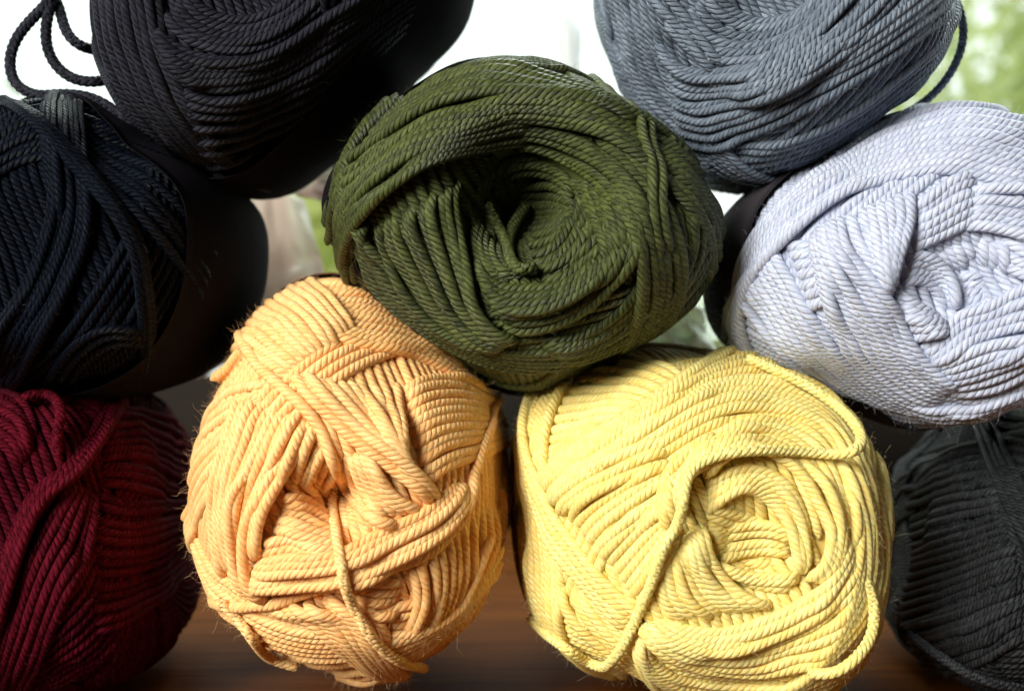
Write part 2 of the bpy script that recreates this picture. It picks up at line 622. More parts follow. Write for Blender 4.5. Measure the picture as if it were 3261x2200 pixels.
            wv = wv * 0.000013
            V = np.stack([p0 - wv, p0 + wv, p1 - wv, p1 + wv, p2 - wv, p2 + wv, p3 - wv * 0.4, p3 + wv * 0.4], 1).reshape(-1, 3)
            b = np.arange(fuzz)[:, None] * 8
            Q = np.vstack([b + [0, 1, 3, 2], b + [2, 3, 5, 4], b + [4, 5, 7, 6]])
            tag(mesh_obj('fuzz', V, Q, self.fmat, self.root), kind='stuff')

    def loose(self, crop, pts, r=0.00092, name='loose_strand', label=None, lift=0.0):
        """strand held off the ball: points are (x, y, height above winding) or (x, y, None, absolute depth)"""
        out = []
        for p in pts:
            q = px(crop, [p[:2]])
            if len(p) > 3:
                ray = np.array([(q[0, 0] - CX) / F, 1, (CY - q[0, 1]) / F])
                out.append(ray * p[3])
            else:
                D = self.hit(q, 0.004)
                i, j = self.grid(D)
                hh = self.H[i[0] - 2:i[0] + 3, j[0] - 2:j[0] + 3].max()
                self.hit(q, hh + r * 0.8 + (p[2] if len(p) > 2 else 0) + lift)
                out.append(self.at[0].copy())
        P = catmull(np.array(out), 0.0006)
        # smooth the depth a little so that the strand hangs in one sweep
        for _ in range(14):
            P[1:-1] = 0.25 * P[:-2] + 0.5 * P[1:-1] + 0.25 * P[2:]
        V, Q, U = plied_tube(P, r)
        o = mesh_obj(name, V, Q, self.mat, self.root, uv=U)
        if label: o['label'] = label
        return o


M = {
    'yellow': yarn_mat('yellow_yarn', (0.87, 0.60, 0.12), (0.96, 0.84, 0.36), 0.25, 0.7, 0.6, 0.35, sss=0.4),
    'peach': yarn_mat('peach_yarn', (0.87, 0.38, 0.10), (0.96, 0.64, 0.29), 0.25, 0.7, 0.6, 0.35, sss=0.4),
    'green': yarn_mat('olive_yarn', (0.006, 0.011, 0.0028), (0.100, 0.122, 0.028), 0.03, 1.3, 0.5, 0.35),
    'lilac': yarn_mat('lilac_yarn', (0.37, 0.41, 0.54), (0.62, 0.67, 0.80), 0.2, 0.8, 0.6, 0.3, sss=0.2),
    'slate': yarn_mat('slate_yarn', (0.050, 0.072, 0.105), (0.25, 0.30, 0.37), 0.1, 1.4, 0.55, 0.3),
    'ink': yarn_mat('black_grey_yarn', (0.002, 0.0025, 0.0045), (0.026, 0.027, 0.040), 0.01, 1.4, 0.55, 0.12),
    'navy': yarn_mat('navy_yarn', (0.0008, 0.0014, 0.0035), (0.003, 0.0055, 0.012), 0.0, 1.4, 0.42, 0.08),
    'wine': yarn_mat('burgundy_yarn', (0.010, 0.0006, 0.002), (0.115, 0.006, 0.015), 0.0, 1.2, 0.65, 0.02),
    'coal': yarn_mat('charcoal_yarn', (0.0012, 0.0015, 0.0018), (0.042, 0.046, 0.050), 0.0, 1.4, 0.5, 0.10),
}
FZ = {
    'yellow': fuzz_mat('yellow_fibre', (0.90, 0.78, 0.40)), 'peach': fuzz_mat('peach_fibre', (0.90, 0.62, 0.32)),
    'green': fuzz_mat('olive_fibre', (0.13, 0.155, 0.05)), 'lilac': fuzz_mat('lilac_fibre', (0.68, 0.68, 0.76)),
    'slate': fuzz_mat('slate_fibre', (0.22, 0.25, 0.29)), 'ink': fuzz_mat('black_fibre', (0.02, 0.02, 0.022)),
    'navy': fuzz_mat('navy_fibre', (0.006, 0.01, 0.018)), 'wine': fuzz_mat('burgundy_fibre', (0.13, 0.012, 0.025)),
    'coal': fuzz_mat('charcoal_fibre', (0.035, 0.038, 0.04)),
}
BLACK = band_mat('black_band_paper', (0.006, 0.005, 0.007), 0.85)
SHADE_STRIP = band_mat('dark_grey_shade_strip', (0.040, 0.036, 0.042), 0.85)  # shade on the lilac ball, put into a strip's colour
BROWN = band_mat('brown_paper_or_shade', (0.16, 0.07, 0.04), 0.5)  # paper on the peach ball, painted shade on the yellow one

YC = 0.255

# ---------------- yellow
b = Ball('yarn_ball', 'pale yellow yarn ball on the wood with a loose strand looping across its front',
         [(1163, 1050), (1160, 980), (1190, 915), (1250, 860), (1350, 800), (1450, 770), (1560, 785), (1700, 815), (1800, 850),
          (1900, 920), (1960, 1000), (1990, 1130), (1998, 1250), (1996, 1390), (1965, 1480), (1890, 1545), (1800, 1575), (1700, 1582),
          (1600, 1575), (1500, 1555), (1380, 1520), (1280, 1465), (1210, 1400), (1175, 1300), (1163, 1180)],
         (1715, 1255), YC, 0.050, M['yellow'], FZ['yellow'], r=0.00100, dimple=(0.010, 0.009), seed=11)
b.wind(3, 10)
b.bundle('H', 13, [(160, 620), (280, 560), (400, 480)], [(420, 80), (600, 110), (800, 190)], 'xd')
b.bundle('H', 7, [(60, 500), (90, 800), (130, 1080), (190, 1300)], [(220, 860), (240, 980), (250, 1110), (260, 1240)], 'xx')
b.bundle('H', 6, [(250, 1100), (300, 1220), (380, 1330), (480, 1420)], [(430, 1160), (500, 1240), (560, 1310), (620, 1390)], 'dx')
b.bundle('H', 13, [(165, 660), (300, 540), (560, 370), (780, 200), (1000, 90), (1250, 130), (1470, 270), (1590, 480), (1640, 750), (1640, 1000), (1590, 1250)],
         [(250, 790), (450, 660), (700, 520), (850, 430), (1000, 375), (1170, 365), (1330, 400), (1440, 500), (1510, 700), (1530, 900), (1500, 1100)], 'dx')
b.bundle('H', 6, [(880, 910), (960, 1000), (1060, 1060), (1200, 1060)], [(860, 760), (1000, 800), (1150, 850), (1260, 900)], 'dd', taut=0.001)
b.bundle('H', 10, [(690, 930), (690, 1080), (710, 1200), (800, 1290)], [(870, 850), (910, 1000), (1020, 1130), (1200, 1220)], 'dd', taut=0.002)
b.bundle('H', 5, [(1000, 1060), (1120, 1110), (1290, 1140)], [(920, 1020), (1080, 1060), (1300, 1060)], 'dd', taut=0.001)
b.bundle('H', 4, [(960, 860), (1080, 840), (1200, 850), (1290, 900)], [(930, 1010), (1040, 970), (1150, 960), (1290, 990)], 'dd', taut=0.001)
b.bundle('H', 7, [(820, 500), (950, 420), (1120, 385), (1290, 410), (1400, 500), (1470, 640), (1510, 800), (1500, 980), (1440, 1120)],
         [(880, 640), (960, 560), (1100, 520), (1250, 580), (1350, 700), (1400, 850), (1390, 980), (1330, 1090)], 'dd')
b.bundle('H', 4, [(880, 690), (960, 630), (1100, 600), (1230, 660), (1310, 800), (1330, 950), (1310, 1080)],
         [(890, 800), (980, 720), (1080, 690), (1180, 750), (1240, 860), (1260, 960), (1300, 1070)], 'dd', taut=0.001)
b.bundle('H', 14, [(215, 750), (330, 650), (520, 560), (720, 480)], [(570, 1230), (640, 1120), (700, 1010), (780, 880)], 'dd')
b.bundle('H', 4, [(715, 880), (690, 740), (720, 610), (820, 510), (930, 450)], [(790, 800), (770, 710), (810, 630), (890, 580), (990, 540)], 'dd')
b.bundle('H', 5, [(1600, 1200), (1520, 1380), (1380, 1480), (1200, 1530), (1000, 1550), (800, 1520), (660, 1440), (600, 1330)],
         [(1610, 1300), (1520, 1460), (1350, 1570), (1100, 1620), (850, 1610), (700, 1550), (620, 1460), (580, 1360)], 'xd')
b.bundle('H', 9, [(1500, 900), (1430, 1050), (1340, 1180), (1230, 1250), (1100, 1300), (950, 1335), (800, 1320), (660, 1280)],
         [(1590, 1150), (1500, 1290), (1390, 1400), (1250, 1460), (1080, 1500), (880, 1470), (720, 1390), (600, 1290)], 'dd')
b.bundle('H', 4, [(1440, 560), (1510, 740), (1545, 920), (1530, 1120), (1450, 1290)], [(1560, 520), (1620, 760), (1635, 980), (1600, 1180), (1520, 1330)], 'dd')
b.bundle('H', 4, [(150, 750), (200, 900), (290, 1040), (400, 1170), (530, 1320)], [(180, 700), (250, 850), (370, 1020), (480, 1150), (600, 1270)], 'xd')
b.bundle('H', 1, [(595, 1330), (640, 1450), (700, 1540), (800, 1600)], ends='dx')
b.finish(26000, 8)
b.band(BROWN, 78, 128, 0.0030, 'brown strip put in for the shade along the left edge', 180, 70)  # brown strip stands in for shade from the peach ball
b.loose('H', [(1060, 120, 0), (1200, 180, .0005), (1330, 245, .001), (1440, 320, .002), (1530, 410, .003), (1560, 480, .004), (1520, 530, .004),
              (1440, 540, .002), (1300, 528, .001), (1100, 522, .001), (950, 542, .001), (850, 580, .001), (800, 640, .0015), (785, 740, .003),
              (760, 850, .003), (710, 920, .002), (680, 1000, .001), (640, 1120, .0005), (590, 1230, .0005), (540, 1340, .001), (490, 1420, .002),
              (440, 1465, .002), (370, 1440, .001), (280, 1385, .0005), (190, 1320, 0), (120, 1250, -.002)], 0.00105,
        label='loose end looping right across the front')
b.loose('H', [(1570, 1080, -.001), (1615, 1200, .001), (1600, 1330, .003), (1530, 1430, .004), (1440, 1490, .003), (1330, 1490, 0)], 0.00105)

# ---------------- peach
b = Ball('yarn_ball', 'peach orange yarn ball on the wood with a hole and crossing strands in front',
         [(760, 622), (650, 650), (575, 715), (515, 830), (462, 930), (432, 1080), (445, 1200), (470, 1300), (520, 1395), (600, 1470),
          (700, 1515), (800, 1530), (900, 1515), (1000, 1470), (1085, 1390), (1135, 1280), (1155, 1150), (1150, 1000), (1125, 890),
          (1050, 805), (970, 740), (890, 670), (820, 632)],
         (748, 1142), YC, 0.052, M['peach'], FZ['peach'], r=0.00098, dimple=(0.018, 0.0050), seed=12)
b.wind(3, 10)
b.bundle('G', 16, [(650, 80), (850, 140), (1050, 190), (1300, 330)], [(430, -260), (700, -260), (1000, -100), (1230, 60)], 'xx')
b.bundle('G', 12, [(300, 140), (400, 200), (490, 250)], [(470, -230), (600, -120), (760, 80)], 'xd')
b.bundle('G', 12, [(1000, 1040), (1020, 1180), (980, 1300), (880, 1440)], [(1390, 700), (1370, 950), (1290, 1200), (1130, 1380)], 'dx')
b.bundle('G', 9, [(290, 1230), (400, 1290), (540, 1330), (740, 1340)], [(430, 1500), (600, 1510), (750, 1500), (900, 1450)], 'xx')
b.bundle('G', 6, [(380, 1240), (520, 1260), (640, 1330), (760, 1430)], [(760, 1180), (850, 1260), (890, 1350), (930, 1430)], 'dx')
b.bundle('G', 4, [(740, 1130), (870, 1140), (990, 1140)], [(790, 1240), (870, 1250), (960, 1240)], 'dd')
b.bundle('G', 9, [(180, 360), (260, 320), (400, 290)], [(150, 740), (220, 650), (320, 540)], 'xd')
b.bundle('G', 11, [(960, 320), (1050, 270), (1200, 270), (1330, 330)], [(1040, 720), (1130, 640), (1230, 600), (1350, 560)], 'dx')
b.bundle('G', 12, [(280, 330), (230, 520), (170, 720), (160, 900), (200, 1120)], [(610, 430), (530, 560), (430, 720), (370, 860), (350, 1020)], 'dd')
b.bundle('G', 7, [(550, 450), (510, 570), (450, 710)], [(700, 590), (680, 660), (640, 730)], 'dd', taut=0.005)
b.bundle('G', 6, [(705, 760), (720, 850), (740, 940)], [(850, 800), (880, 860), (920, 920)], 'dd', taut=0.001)
b.bundle('G', 9, [(430, 770), (520, 760), (600, 800), (670, 870)], [(330, 1070), (450, 1050), (600, 1050), (740, 1040)], 'dd', taut=0.001)
b.bundle('G', 9, [(520, 250), (650, 360), (800, 500), (1060, 740)], [(930, 260), (940, 380), (945, 500), (960, 620)], 'dd')
b.bundle('G', 5, [(715, 560), (745, 680), (780, 780), (860, 870)], [(800, 580), (870, 690), (950, 780), (1060, 830)], 'dd')
b.bundle('G', 6, [(350, 1040), (500, 1010), (680, 990), (830, 940), (960, 880), (1080, 810), (1200, 700)],
         [(290, 1130), (480, 1130), (680, 1110), (850, 1060), (1010, 980), (1140, 880), (1240, 730)], 'dd')
b.bundle('G', 2, [(320, 640), (255, 760), (240, 900), (260, 1090), (330, 1200)], [(400, 700), (320, 850), (305, 980), (325, 1110), (390, 1200)], 'dd')
b.bundle('G', 2, [(490, 235), (560, 335), (660, 430), (760, 530), (880, 625), (990, 710), (1080, 790)],
         [(550, 225), (640, 330), (720, 410), (830, 510), (930, 590), (1030, 670), (1120, 770)], 'dd')
b.bundle('G', 1, [(180, 1180), (260, 1210), (400, 1215), (530, 1180), (700, 1130), (850, 1085), (1000, 1035), (1120, 960), (1190, 850),
                  (1235, 720), (1280, 560), (1330, 430), (1350, 330)], ends='xx', r=0.001)
b.bundle('G', 1, [(300, 130), (360, 220), (440, 290), (540, 380), (610, 470), (650, 570), (700, 690), (760, 780), (840, 850), (950, 895)], ends='xd', r=0.001)
b.finish(26000, 8)
b.loose('G', [(660, 735, -.004), (663, 800, 0), (680, 920, .0008), (697, 1020, .0004), (715, 1120, .001), (750, 1220, .0015), (810, 1320, .001),
              (880, 1400, .0005), (960, 1450, .0005), (1050, 1475, .001)], 0.001, label='loose end hanging from the hole')
b.loose('G', [(190, 1190, 0), (270, 1270, .0005), (330, 1350, .0015), (400, 1430, .001), (520, 1470, 0)], 0.001)
b.band(BROWN, 84, 128, 0.0036, 'brown paper band showing behind the top', 95, 75)

# ---------------- green
b = Ball('yarn_ball', 'dark olive green yarn ball in the middle with its end tucked in the hollow',
         [(1150, 122), (1295, 160), (1435, 250), (1545, 365), (1618, 450), (1632, 520), (1600, 650), (1520, 745), (1400, 800), (1300, 860),
          (1200, 900), (1100, 870), (1000, 800), (870, 700), (795, 620), (738, 520), (728, 465), (762, 380), (850, 285), (960, 190), (1050, 140)],
         (1200, 430), YC - 0.003, 0.054, M['green'], FZ['green'], r=0.00096, dimple=(0.034, 0.0120), seed=13)
b.wind(3, 10)
b.bundle('T', 8, [(900, 480), (1100, 430), (1350, 420), (1600, 480), (1800, 560)], [(560, 860), (800, 700), (1000, 640), (1300, 630), (1600, 660)], 'xx')
b.bundle('D', 10, [(1900, 0), (1990, 250), (2000, 550), (1900, 850)], [(2200, 300), (2180, 500), (2140, 700), (2030, 900)], 'xx')
b.bundle('D', 6, [(200, 520), (330, 780), (560, 1010), (850, 1180), (1150, 1250), (1400, 1220), (1600, 1130)],
         [(300, 560), (460, 800), (680, 1000), (960, 1130), (1250, 1150), (1500, 1080), (1700, 960)], 'xx')
b.bundle('D', 5, [(970, 110), (1150, 60), (1300, 100), (1440, 240)], [(1020, 250), (1150, 230), (1300, 260), (1390, 340)], 'dd', taut=0.001)
b.bundle('D', 6, [(1400, 200), (1440, 330), (1430, 480)], [(1540, 280), (1570, 430), (1560, 580)], 'dd', taut=0.001)
b.bundle('D', 9, [(1000, 290), (1200, 290), (1430, 370)], [(1080, 580), (1250, 540), (1400, 450)], 'dd', taut=0.001)
b.bundle('D', 5, [(1150, 640), (1300, 560), (1400, 400)], [(1230, 780), (1420, 700), (1570, 540)], 'dd', taut=0.001)
b.bundle('D', 5, [(860, 420), (850, 560), (900, 700), (1000, 780)], [(1000, 560), (1020, 640), (1080, 700), (1180, 730)], 'dd', taut=0.001)
b.bundle('D', 4, [(840, 370), (870, 250), (890, 140)], [(960, 270), (1000, 190), (1020, 100)], 'dd', taut=0.001)
b.bundle('D', 6, [(1440, 250), (1480, 400), (1550, 550), (1600, 660)], [(1660, 200), (1740, 400), (1740, 520), (1700, 620)], 'dd')
b.bundle('D', 7, [(860, 640), (930, 760), (1060, 810), (1250, 800), (1400, 750), (1540, 640)],
         [(1000, 1010), (1150, 1040), (1350, 990), (1530, 870), (1680, 690), (1790, 450)], 'dd')
b.bundle('D', 8, [(1830, 300), (1850, 550), (1770, 760), (1630, 930), (1420, 1060), (1200, 1090)],
         [(2110, 300), (2090, 600), (1970, 820), (1780, 1000), (1530, 1130), (1320, 1190)], 'dd')
b.bundle('D', 11, [(270, 430), (310, 600), (410, 770), (560, 940), (760, 1070), (1000, 1140)],
         [(770, 190), (770, 330), (800, 500), (840, 720), (880, 880), (980, 1010), (1110, 1090)], 'dd')
b.bundle('T', 7, [(1300, 780), (1700, 830), (2000, 940), (2200, 1150)], [(1330, 1000), (1600, 1090), (1820, 1210), (2000, 1400)], 'dx')
b.bundle('T', 7, [(560, 860), (800, 730), (1050, 660), (1300, 640), (1600, 665), (1900, 710), (2150, 840)],
         [(430, 1180), (700, 960), (1000, 890), (1300, 840), (1600, 860), (1900, 920), (2100, 1030)], 'xx')
b.bundle('T', 7, [(430, 1140), (700, 970), (1000, 890), (1250, 800), (1480, 720)],
         [(330, 1480), (480, 1310), (700, 1150), (900, 1070), (1200, 1020), (1420, 970)], 'xd', taut=0.001)
b.bundle('D', 2, [(1770, -30), (1820, 200), (1815, 350), (1840, 530), (1880, 640)], [(1800, -60), (1870, 180), (1870, 350), (1890, 510), (1930, 620)], 'xd')
b.finish(22000, 8)
b.band(BLACK, 62, 106, 0.0033, 'glossy black paper band', 178, 44)
b.loose('D', [(1150, 350, .001), (1090, 440, .004), (1052, 540, .005), (1062, 630, .005), (1115, 700, .005), (1200, 675, .005)], 0.00115, 'yarn_end', 'frayed end curled in the hollow')
b.loose('D', [(935, 330, .002), (980, 430, .005), (1030, 520, .006), (1060, 620, .005)], 0.0011)

# ---------------- lilac
b = Ball('yarn_ball', 'pale lilac grey yarn ball at the right with a tight swirl at its centre',
         [(1600, 580), (1640, 480), (1750, 400), (1850, 350), (1950, 295), (2060, 250), (2150, 240), (2250, 258), (2350, 300), (2480, 400),
          (2560, 560), (2565, 720), (2500, 850), (2400, 895), (2300, 925), (2200, 955), (2100, 975), (2000, 960), (1900, 915), (1800, 862),
          (1710, 830), (1640, 800), (1605, 750), (1590, 680)],
         (2190, 630), YC - 0.004, 0.048, M['lilac'], FZ['lilac'], r=0.00104, dimple=(0.009, 0.010), seed=14)
b.wind(3, 10)
b.bundle('E', 7, [(680, 190), (780, 170), (900, 190)], [(840, 600), (940, 540), (1040, 500)], 'dd')
b.bundle('E', 11, [(380, 620), (400, 330), (540, 60), (900, -300), (1300, -620), (1800, -780), (2400, -720)],
         [(590, 280), (700, 170), (900, -20), (1150, -190), (1500, -310), (1900, -340), (2350, -220)], 'xx')
b.bundle('E', 5, [(1850, 440), (1950, 370), (2100, 430)], [(1870, 640), (2000, 610), (2120, 530)], 'dd', taut=0.001)
b.bundle('E', 6, [(1600, 900), (1750, 800), (1900, 650), (2100, 590), (2320, 480)], [(1700, 1030), (1900, 960), (2100, 890), (2330, 850)], 'dx', taut=0.001)
b.bundle('E', 4, [(2150, 200), (2200, 300), (2350, 390)], [(2180, 0), (2300, 120), (2450, 230)], 'dx')
b.bundle('E', 3, [(2050, 70), (2070, 200), (2090, 340)], [(2160, 100), (2170, 230), (2200, 370)], 'dd', taut=0.001)
b.bundle('E', 6, [(1640, 180), (1720, 310), (1790, 440)], [(1970, 70), (2010, 170), (2030, 270)], 'dd', taut=0.001)
b.bundle('E', 5, [(1420, 480), (1550, 560), (1680, 640), (1770, 700)], [(1520, 850), (1630, 770), (1730, 740), (1810, 750)], 'dd', taut=0.001)
b.bundle('E', 4, [(1430, 440), (1600, 400), (1740, 500), (1790, 660)], [(1500, 250), (1660, 230), (1810, 370), (1860, 610)], 'dd', taut=0.001)
b.bundle('E', 6, [(1700, 1060), (1950, 1010), (2200, 890), (2450, 720)], [(1850, 1250), (2100, 1210), (2350, 1080), (2600, 850)], 'dx')
b.bundle('E', 6, [(1530, 200), (1750, 100), (1900, 30), (2050, -70)], [(1560, -70), (1700, -170), (1850, -280), (2000, -330)], 'dd')
b.bundle('E', 5, [(1900, 30), (2100, 50), (2350, 130)], [(1950, -200), (2150, -200), (2450, -160)], 'dx')
b.bundle('E', 8, [(1080, -40), (1150, 150), (1290, 350), (1400, 560)], [(1540, -220), (1540, 0), (1470, 250), (1410, 460)], 'dd')
b.bundle('E', 8, [(880, 80), (930, 300), (980, 480), (1020, 650), (1120, 850), (1300, 1050), (1550, 1200), (1800, 1260)],
         [(1060, -20), (1140, 230), (1290, 420), (1430, 600), (1490, 750), (1590, 900), (1710, 1020), (1870, 1130)], 'dd')
b.bundle('E', 8, [(455, 440), (500, 600), (650, 800), (900, 1030), (1200, 1240), (1500, 1350), (1900, 1340), (2200, 1200)],
         [(640, 220), (760, 480), (880, 690), (1060, 910), (1300, 1110), (1600, 1240), (1880, 1250), (2100, 1180)], 'dx')
b.finish(22000, 8)
b.band(SHADE_STRIP, 68, 112, 0.0030, 'dark strip put in for the shade on the left side', 185, 34)  # added strip, coloured dark where the yarn fades into shade

# ---------------- slate
b = Ball('yarn_ball', 'slate blue grey yarn ball at the top right with a thin side loop',
         [(1335, 0), (1362, 120), (1415, 245), (1478, 325), (1540, 398), (1630, 445), (1700, 450), (1800, 392), (1900, 335), (2000, 272),
          (2080, 205), (2135, 120), (2160, 0), (2150, -120), (2080, -260), (1900, -400), (1740, -430), (1540, -380), (1410, -240), (1355, -110)],
         (1755, -20), YC - 0.004, 0.048, M['slate'], FZ['slate'], dimple=(0.014, 0.012), seed=15)
b.wind(6, 10)
b.bundle('f', 9, [(1600, 330), (1780, 320), (1950, 230), (2120, 90)], [(1600, 450), (1740, 430), (1940, 330), (2100, 200)], 'dx')
b.bundle('f', 8, [(1350, -60), (1400, 130), (1480, 260), (1600, 360)], [(1490, -50), (1510, 80), (1550, 200), (1620, 300)], 'xx')
b.bundle('f', 6, [(1600, -40), (1670, 30), (1740, 50), (1830, 20), (1890, -60)], [(1500, 40), (1580, 130), (1700, 140), (1800, 90), (1910, 0)], 'dd')
b.bundle('f', 6, [(1480, 80), (1560, 165), (1680, 160), (1800, 100), (1920, -20)], [(1530, 220), (1620, 240), (1740, 205), (1870, 125), (1990, 10)], 'dx')
b.bundle('f', 2, [(1490, 0), (1550, 80), (1620, 175)], [(1510, -20), (1575, 70), (1645, 160)], 'xd')
b.bundle('f', 5, [(1850, 110), (1950, 20), (2050, -100)], [(1960, 160), (2080, 60), (2160, -60)], 'dx')
b.bundle('f', 5, [(1520, 225), (1620, 250), (1750, 210), (1890, 130), (2060, 0)], [(1540, 310), (1640, 325), (1780, 275), (1930, 180), (2140, 30)], 'dx')
b.finish(16000, 7)
b.loose('f', [(2140, -40, 0, .245), (2168, 0, 0, .243), (2186, 55, 0, .242), (2182, 110, 0, .242), (2155, 170, 0, .243), (2112, 220, 0, .245), (2060, 258, 0, .25)],
        0.00092, 'loose_loop', 'thin loop hanging free at the side')

# ---------------- black grey, top left
b = Ball('yarn_ball', 'black grey yarn ball at the top left with loops of yarn sticking out',
         [(200, 0), (210, 100), (245, 200), (310, 295), (400, 362), (500, 415), (590, 440), (650, 435), (730, 395), (800, 335), (880, 262),
          (960, 185), (1030, 95), (1060, 0), (1050, -150), (920, -330), (640, -400), (380, -340), (250, -180)],
         (540, -10), YC - 0.004, 0.048, M['ink'], FZ['ink'], dimple=(0.010, 0.014), seed=16)
b.wind(6, 10)
b.bundle('f', 9, [(215, -30), (240, 120), (300, 240), (400, 350)], [(350, -20), (370, 130), (430, 250), (520, 360)], 'xx')
b.bundle('f', 6, [(400, -60), (450, 20), (540, 50), (640, 20), (700, -40)], [(340, 60), (440, 130), (600, 130), (760, 20)], 'dd')
b.bundle('f', 12, [(340, 70), (440, 140), (600, 130), (760, 30)], [(470, 400), (600, 360), (760, 240), (900, 100)], 'dx')
b.finish(9000, 7)
b.band(BLACK, 56, 100, 0.0052, 'smooth black paper band', -15, 40)
LA = 0.236
b.loose('A', [(350, -60, 0, LA), (320, 20, 0, LA), (230, 110, 0, LA), (130, 225, 0, LA), (75, 340, 0, LA), (65, 460, 0, LA), (100, 560, 0, LA), (170, 610, 0, LA),
              (260, 640, 0, LA), (370, 630, 0, LA), (480, 630, 0, LA), (600, 650, 0, LA), (700, 695, 0, LA), (790, 760, 0, LA), (860, 815, 0, LA), (940, 880, 0, LA + .006)],
        0.00115, 'loose_loop', 'outer loop of yarn standing out at the side')
b.loose('A', [(370, -60, 0, LA + .002), (330, 60, 0, LA), (305, 180, 0, LA), (308, 290, 0, LA), (335, 380, 0, LA), (390, 460, 0, LA), (470, 520, 0, LA), (560, 545, 0, LA),
              (640, 545, 0, LA), (760, 520, 0, LA + .006)], 0.00115, 'loose_loop', 'inner loop of yarn standing out at the side')
b.loose('A', [(330, -50, 0, LA + .004), (385, 30, 0, LA + .002), (408, 110, 0, LA + .002), (430, 195, 0, LA + .002), (475, 265, 0, LA + .002), (540, 310, 0, LA + .003), (640, 335, 0, LA + .008)],
        0.00115, 'loose_loop', 'short inner loop beside the ball')

# ---------------- navy
b = Ball('yarn_ball', 'navy blue almost black yarn ball at the left edge under the black grey ball',
         [(604, 560), (604, 620), (588, 700), (540, 770), (470, 830), (350, 868), (200, 880), (60, 878), (-60, 830), (-160, 700), (-190, 550),
          (-150, 400), (-60, 290), (30, 240), (110, 232), (200, 242), (300, 292), (400, 365), (490, 415), (558, 455), (592, 505)],
         (60, 560), YC - 0.002, 0.048, M['navy'], FZ['navy'], dimple=(0.008, 0.012), seed=17)
b.wind(6, 10)
b.bundle('f', 8, [(-120, 380), (20, 270), (150, 250), (280, 300)], [(-120, 520), (0, 380), (130, 350), (240, 420)], 'xx')
b.bundle('C', 8, [(300, -500), (330, -100), (200, 350), (-20, 700)], [(560, -350), (580, 100), (420, 500), (180, 950)], 'xx')
b.bundle('C', 4, [(520, -400), (800, -100), (950, 200), (1000, 550)], [(480, -350), (740, -50), (880, 220), (930, 550)], 'xx')
b.bundle('C', 3, [(960, 720), (700, 720), (500, 830), (340, 1030)], [(980, 800), (760, 800), (560, 920), (460, 1060)], 'dx')
b.finish(9000, 7)
b.band(BLACK, 54, 100, 0.0052, 'smooth black paper band', -5, 40)

# ---------------- burgundy
b = Ball('yarn_ball', 'burgundy red yarn ball on the wood at the lower left corner',
         [(330, 880), (400, 925), (442, 1010), (462, 1150), (470, 1280), (450, 1400), (400, 1480), (300, 1545), (150, 1575), (0, 1565), (-130, 1500),
          (-220, 1350), (-240, 1180), (-200, 1010), (-100, 900), (50, 872), (200, 868)],
         (60, 1130), YC, 0.047, M['wine'], FZ['wine'], dimple=(0.009, 0.012), seed=18)
b.wind(6, 10)
b.bundle('F', 10, [(520, 170), (700, 150), (900, 230)], [(470, 500), (700, 570), (960, 640)], 'dx')
b.bundle('F', 13, [(450, 560), (600, 640), (800, 640), (980, 640)], [(430, 1300), (650, 1200), (870, 1080), (1020, 900)], 'dx')
b.bundle('F', 8, [(330, 460), (150, 680), (50, 900), (-30, 1200)], [(480, 560), (440, 850), (320, 1100), (200, 1400)], 'dx')
b.bundle('F', 6, [(-40, 60), (80, 90), (150, 200), (160, 330)], [(-60, 300), (0, 320), (60, 380), (100, 450)], 'xd')
b.bundle('F', 4, [(520, 180), (430, 320), (320, 450), (190, 540), (110, 660), (40, 850), (-30, 1080)],
         [(540, 260), (460, 390), (370, 500), (250, 590), (170, 700), (100, 880), (40, 1080)], 'xx')
b.finish(9000, 7)
b.loose('F', [(110, 110, 0), (160, 85, .002), (230, 80, .003), (290, 130, .003), (302, 210, .002), (282, 290, .001), (290, 400, -.001)], 0.00105, label='bright twisted loop on the front')

# ---------------- charcoal
b = Ball('yarn_ball', 'charcoal grey yarn ball on the wood at the lower right corner',
         [(2190, 940), (2070, 1000), (1995, 1110), (1965, 1250), (1990, 1380), (2050, 1470), (2150, 1535), (2300, 1575), (2450, 1575), (2580, 1500),
          (2640, 1350), (2640, 1150), (2560, 1000), (2420, 930), (2300, 915)],
         (2330, 1270), YC + 0.004, 0.048, M['coal'], FZ['coal'], dimple=(0.008, 0.012), seed=19)
b.wind(6, 10)
b.bundle('I', 20, [(780, 330), (950, 280), (1130, 260)], [(820, 1480), (1050, 1400), (1330, 1250)], 'xd')
b.bundle('I', 6, [(1100, 130), (1250, 130), (1450, 200)], [(1100, 400), (1250, 420), (1450, 500)], 'dx')
b.bundle('I', 4, [(1000, 160), (1080, 380), (1180, 600), (1330, 900)], [(1090, 130), (1170, 350), (1290, 570), (1430, 850)], 'xx')
b.finish(9000, 7)
b.loose('I', [(600, 1240, 0, .232), (700, 1305, 0, .228), (800, 1375, 0, .224), (900, 1440, 0, .222), (1000, 1490, 0, .221), (1120, 1530, 0, .221), (1280, 1560, 0, .224)], 0.00105,
        label='loose strand along the bottom')

